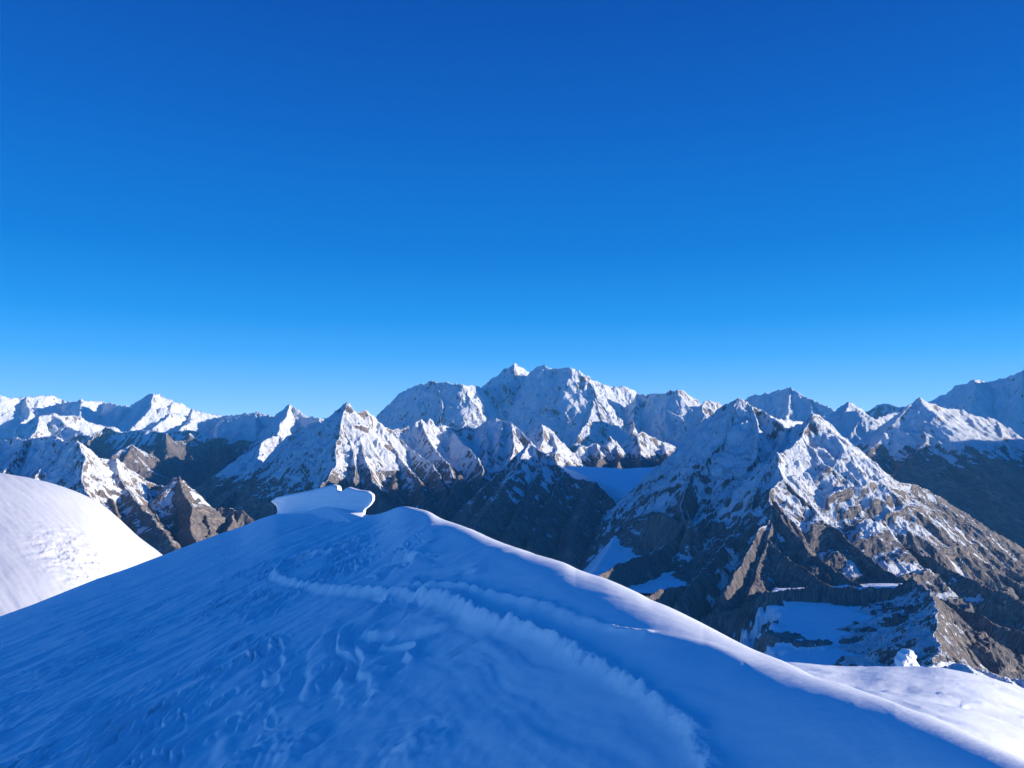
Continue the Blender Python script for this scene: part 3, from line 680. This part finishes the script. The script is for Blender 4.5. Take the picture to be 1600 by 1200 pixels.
    # churned patch below the cornice and at the bottom edge
    for (x_, y_, r_) in ((530, 850, 1.6), (470, 1165, .35), (395, 1190, .3), (640, 1170, .3)):
        c = hit(x_, y_)
        z += .10 * np.exp(-((X - c[0]) ** 2 + (Y - c[1]) ** 2) / r_ ** 2) * (fbm(X / .3, Y / .45, 3, 97) * 1.6 + .2)
    near_crest = np.vstack([.10 + .9 * sstep(.5, 2.6, dcr / wr), np.full(Xb.shape, .10)])
    Z = Z + z * near_crest * dist_fade
    # ---- bring every column's skyline back to the photo's skyline
    ang = (Z / Y).max(axis=0)
    kk = np.exp(-.5 * (np.arange(-30, 31) / 4.0) ** 2); kk /= kk.sum()
    high = np.convolve(np.pad(tgt - ang, 30, mode='edge'), kk, 'valid')
    tl = np.linspace(0, 1, nr)[:, None]
    Z = Z + Y * high[None, :] * np.vstack([sstep(.80, .985, tl) * np.ones((1, nc)), np.ones((nb, nc))])
    m = snow_mat("wind_packed_snow", .35, .4, .02, aniso=(R(-52), (.5, 1.4, 1)))
    o = grid_mesh("snow_slope", X, Y, Z, m)
    tag(o, "blue shaded snow slope in the foreground with wind ripples, footprint trails and a sunlit rim", "snow slope")
summit_snow()

# ---- overhanging cornice at the far end of the crest
def slope_depth(x, y):
    return 2.6 / (max(y - 665, 20) / F + SLOPE_X * (x - 800) / F + .02)
def cornice(name, label, outline, yb, lean, thick, seed, mat, cat='snow cornice', dfun=None, rnd=7.0, rough=.06, sink=0, slant=0, ease=18):
    """outline: the lip as it shows against the valley. The slab rises out of the slope at row yb, leans back
    and has a rounded rim, a thickness and an underside of its own."""
    pts = np.array(outline, float)
    n = 300
    cl = np.vstack([pts, pts[:1]]); seg = np.hypot(*np.diff(cl, axis=0).T); cum = np.r_[0, np.cumsum(seg)]
    tt = np.linspace(0, cum[-1], n, endpoint=False)
    ox = np.interp(tt, cum, cl[:, 0]); oy = np.interp(tt, cum, cl[:, 1])
    for _ in range(2):
        ox = .25 * np.roll(ox, 1) + .5 * ox + .25 * np.roll(ox, -1); oy = .25 * np.roll(oy, 1) + .5 * oy + .25 * np.roll(oy, -1)
    cxp, cyp = ox.mean(), oy.mean()
    dfun = dfun or (lambda x, y: slope_depth(x, yb) + (yb - y) * lean if y < yb else slope_depth(x, y) + .25)
    if dfun.__code__.co_argcount == 2 and lean: dfun = lambda x, y: (slope_depth(x, yb) + (yb - y) * lean + lean * ease * (1 - math.exp(-(yb - y) / 7)) - sink + max(0, slant - x) * .016 if y < yb else slope_depth(x, y) + .2)
    rings = 60; V = []
    rr = np.linspace(0, 1, rings + 1) ** .7
    for f in rr:
        X_ = cxp + (ox - cxp) * f; Y_ = cyp + (oy - cyp) * f
        nz = fbm(X_ / 14, Y_ / 5, 4, seed) + .4 * fbm(X_ / 40, Y_ / 2.2, 2, seed + 4)
        for i in range(n):
            e = (1 - f) * math.hypot(ox[i] - cxp, oy[i] - cyp) / rnd      # distance from the rim in units of its radius
            rim = 0 if e > 1 else (1 - math.sqrt(1 - (1 - e) ** 2)) * thick * .4
            V.append(at(X_[i], Y_[i], dfun(X_[i], Y_[i]) + rim + rough * float(nz[i]) * min(e, 1)))
    front = V[-n:]
    for r in range(1, 9):
        f = r / 8
        for i in range(n):
            p = front[i]; c = at(cxp, cyp, p[1])
            q = p + (c - p) * (.22 * f * f); q = np.array([q[0], p[1] + thick * f, q[2]])
            V.append(q)
    V.append(np.array(V[-n:]).mean(axis=0))
    faces = []; tot = rings + 9
    for r in range(tot - 1):
        for i in range(n):
            a = r * n + i; b = r * n + (i + 1) % n
            faces.append((a, b, b + n, a + n))
    last = len(V) - 1
    for i in range(n): faces.append(((tot - 1) * n + i, (tot - 1) * n + (i + 1) % n, last))
    me = bpy.data.meshes.new(name)
    me.from_pydata([tuple(v) for v in V], [], faces); me.materials.append(mat)
    me.polygons.foreach_set("use_smooth", np.ones(len(me.polygons), bool)); me.update()
    o = bpy.data.objects.new(name, me); sc.collection.objects.link(o)
    return tag(o, label, cat, kind=None)
cm = snow_mat("cornice_snow", .6, .5, .05, aniso=(0, (1, 1, 2.5)))
cornice("snow_lip", "overhanging snow lip with a notch and glowing rim at the slope's far end",
        [(423, 783), (432, 777), (455, 772), (480, 767), (505, 761), (520, 757), (528, 759), (529, 768), (534, 768), (540, 763), (544, 761), (560, 766), (576, 768), (584, 774), (584, 783), (578, 791), (570, 797), (568, 806), (566, 822), (540, 830), (470, 834), (428, 832), (422, 814), (434, 800), (432, 791)],
        806, .05, 1.8, 3, cm, dfun=lambda x, y: float(np.interp(x, [420, 500, 545, 585], [46, 35.5, 33.2, 31])) + (806 - y) * .035, rnd=5)

# ---- white hump on the left
def hump():
    nc, nr = 620, 560
    us = np.linspace((-420 - 800) / F, (420 - 800) / F, nc); ys = np.exp(np.linspace(math.log(55), math.log(460), nr))
    U, Y = np.meshgrid(us, ys); X = U * Y
    P = np.array([at(a, b, d) for a, b, d in [(-500, 715, 200), (-200, 722, 225), (0, 738, 250), (60, 748, 262), (110, 762, 272), (150, 779, 282), (186, 803, 292), (215, 834, 300), (255, 862, 312), (330, 930, 330)]])
    best = np.full(X.shape, -1e9); bd = np.zeros(X.shape)
    for a, b in zip(P[:-1], P[1:]):
        dx, dy = b[0] - a[0], b[1] - a[1]; L2 = dx * dx + dy * dy
        t = np.clip(((X - a[0]) * dx + (Y - a[1]) * dy) / L2, 0, 1)
        qx = X - a[0] - t * dx; qy = Y - a[1] - t * dy; d = np.hypot(qx, qy)
        front = (qx * dy - qy * dx) > 0
        k = np.where(front, .17, .9)
        w = 42.0
        c = a[2] + t * (b[2] - a[2]) - k * (np.sqrt(d * d + w * w) - w)
        m = c > best; best = np.where(m, c, best); bd = np.where(m, d, bd)
    H = best + .8 * fbm(X / 50, Y / 50, 2, 3)
    def spot(x, y, w):
        j = int(np.clip(np.searchsorted(us * F + 800, x), 0, nc - 1)); i = int(np.argmin(np.abs(H[:, j] / Y[:, j] - at(x, y, 1)[2])))
        return np.exp(-(((U - U[i, j]) * Y[i, j] / w) ** 2 + ((Y - Y[i, j]) / (w * 1.8)) ** 2))
    rgh = np.clip(spot(200, 850, 9) + spot(160, 830, 9) + .7 * spot(120, 840, 8) + spot(225, 868, 7), 0, 1)
    H += rgh * (0.8 * ridged(X / 3.5 + .4 * fbm(X / 3, Y / 3, 2, 2), Y / 6, 4, 9) - .6)
    H += .12 * fbm((X + Y) / 3, (X - Y) / 25, 3, 12)
    tgt = {}
    sx = [-500, -200, 0, 60, 110, 150, 186, 200, 215, 255, 330, 420]; sy = [715, 722, 738, 748, 762, 779, 801, 822, 835, 862, 925, 1000]
    col_px = us * F + 800
    ang = (H / Y).max(axis=0); tg = np.array([at(a, float(np.interp(a, sx, sy)), 1)[2] for a in col_px])
    H = H + Y * np.convolve(np.pad(tg - ang, 20, mode='edge'), np.ones(41) / 41, 'valid')[None, :]
    o = grid_mesh("snow_slope.001", X, Y, H, snow_mat("sunlit_snow", 9, .25, .3, col=(.76, .785, .81)))
    tag(o, "bright white sunlit snow hump at the left edge with a rough broken patch", "snow slope")
hump()

# ---- sunlit snowfield lower right, and the icy rubble beyond it
def snowfield():
    nc, nr = 640, 420
    us = np.linspace((1080 - 800) / F, (1950 - 800) / F, nc); ys = np.exp(np.linspace(math.log(60), math.log(620), nr))
    U, Y = np.meshgrid(us, ys); X = U * Y
    col_px = us * F + 800
    sx = [1080, 1200, 1240, 1290, 1330, 1342, 1400, 1460, 1500, 1540, 1600, 1700, 1950]; sy = [1030, 1033, 1035, 1040, 1042, 1041, 1041, 1043, 1051, 1061, 1080, 1112, 1190]
    s = np.interp(col_px, sx, sy)
    tgt = np.array([at(a, b, 1)[2] for a, b in zip(col_px, s)])
    kz = np.exp(-.5 * (np.arange(-150, 151) / 60.0) ** 2); kz /= kz.sum()
    zc = np.convolve(np.pad(tgt, 150, mode='reflect', reflect_type='odd'), kz, 'valid') * 480
    H = zc[None, :] + (480 - Y) * .19 - np.where(Y > 470, (Y - 470) ** 2 * .004, 0)
    dr = ridged(X / 75 + .6 * fbm(X / 30, Y / 30, 2, 7), Y / 20, 2, 19); H += .8 * sstep(.72, 1.0, dr) * sstep(-.1, .4, fbm(X / 50, Y / 50, 2, 39))
    H += 3.5 * fbm(X / 90, Y / 45, 3, 4) + 1.1 * ridged(X / 70 + .5 * fbm(X / 30, Y / 30, 2, 7), Y / 30, 2, 14) + .25 * fbm(X / 8, Y / 3, 3, 24)
    ang = (H / Y).max(axis=0)
    H = H + Y * (np.convolve(np.pad(tgt - ang, 15, mode='edge'), np.ones(31) / 31, 'valid'))[None, :] * sstep(330, 470, Y)
    o = grid_mesh("snow_slope.002", X, Y, H, snow_mat("snowfield_snow", 12, .3, .4, aniso=(R(12), (.35, 1.2, 1))))
    tag(o, "sunlit rolling snowfield in the lower right corner beyond the crest", "snow slope")
snowfield()
massif("icefall", "icy rubble and broken rock edge just beyond the lower right snowfield", 1380, 2000, .6, 1.9, [
    [(1400, 1075, 1.1), (1412, 1050, 1.15), (1425, 1050, 1.2), (1445, 1047, 1.3), (1470, 1033, 1.4), (1500, 1036, 1.45), (1530, 1045, 1.4), (1570, 1058, 1.35), (1600, 1062, 1.3), (1700, 1100, 1.2), (1900, 1180, 1.1)],
    [(1500, 1036, 1.45), (1510, 1040, 1.2), (1530, 1060, 1.0)],
    [(1570, 1058, 1.35), (1580, 1068, 1.1), (1620, 1090, .95)],
], 460, 260, seed=131, slope=.5, snowline=-480, snowband=200, floor=-900, snowbias=.12, flute=.35, lam=(18, 8, 4), rough=.7, cat='icefall')
cornice("ice_tower", "small bright white ice tower standing at the edge of the lower right snowfield",
        [(1407, 1034), (1411, 1029), (1413, 1022), (1418, 1020), (1421, 1016), (1427, 1017), (1429, 1022), (1433, 1025), (1431, 1031), (1434, 1036), (1440, 1044), (1406, 1045)],
        1100, 0, 14, 9, cm, 'ice tower', dfun=lambda x, y: 690 + (1045 - y) * .25 + (x - 1420) * .3, rnd=9, rough=4)

# ================================================================== the air
def haze():
    x0, x1, y0, y1, z0, z1 = -45000, 45000, -3000, 42000, -2700, 2800
    me = bpy.data.meshes.new("haze")
    v = [(x, y, z) for z in (z0, z1) for y in (y0, y1) for x in (x0, x1)]
    me.from_pydata(v, [], [(0, 2, 3, 1), (4, 5, 7, 6), (0, 1, 5, 4), (2, 6, 7, 3), (0, 4, 6, 2), (1, 3, 7, 5)])
    m = bpy.data.materials.new("clear_mountain_air"); m.use_nodes = True
    t = m.node_tree; t.nodes.remove(t.nodes["Principled BSDF"])
    pv = t.nodes.new("ShaderNodeVolumePrincipled")
    pv.inputs['Color'].default_value = (.12, .52, 1.0, 1)
    pv.inputs['Density'].default_value = HAZE
    t.links.new(pv.outputs[0], t.nodes["Material Output"].inputs['Volume'])
    me.materials.append(m)
    o = bpy.data.objects.new("haze", me); sc.collection.objects.link(o)
    o['kind'] = 'stuff'; o['label'] = "thin blue mountain air between the peaks"; o['category'] = "haze"
HAZE = 7e-6
haze()
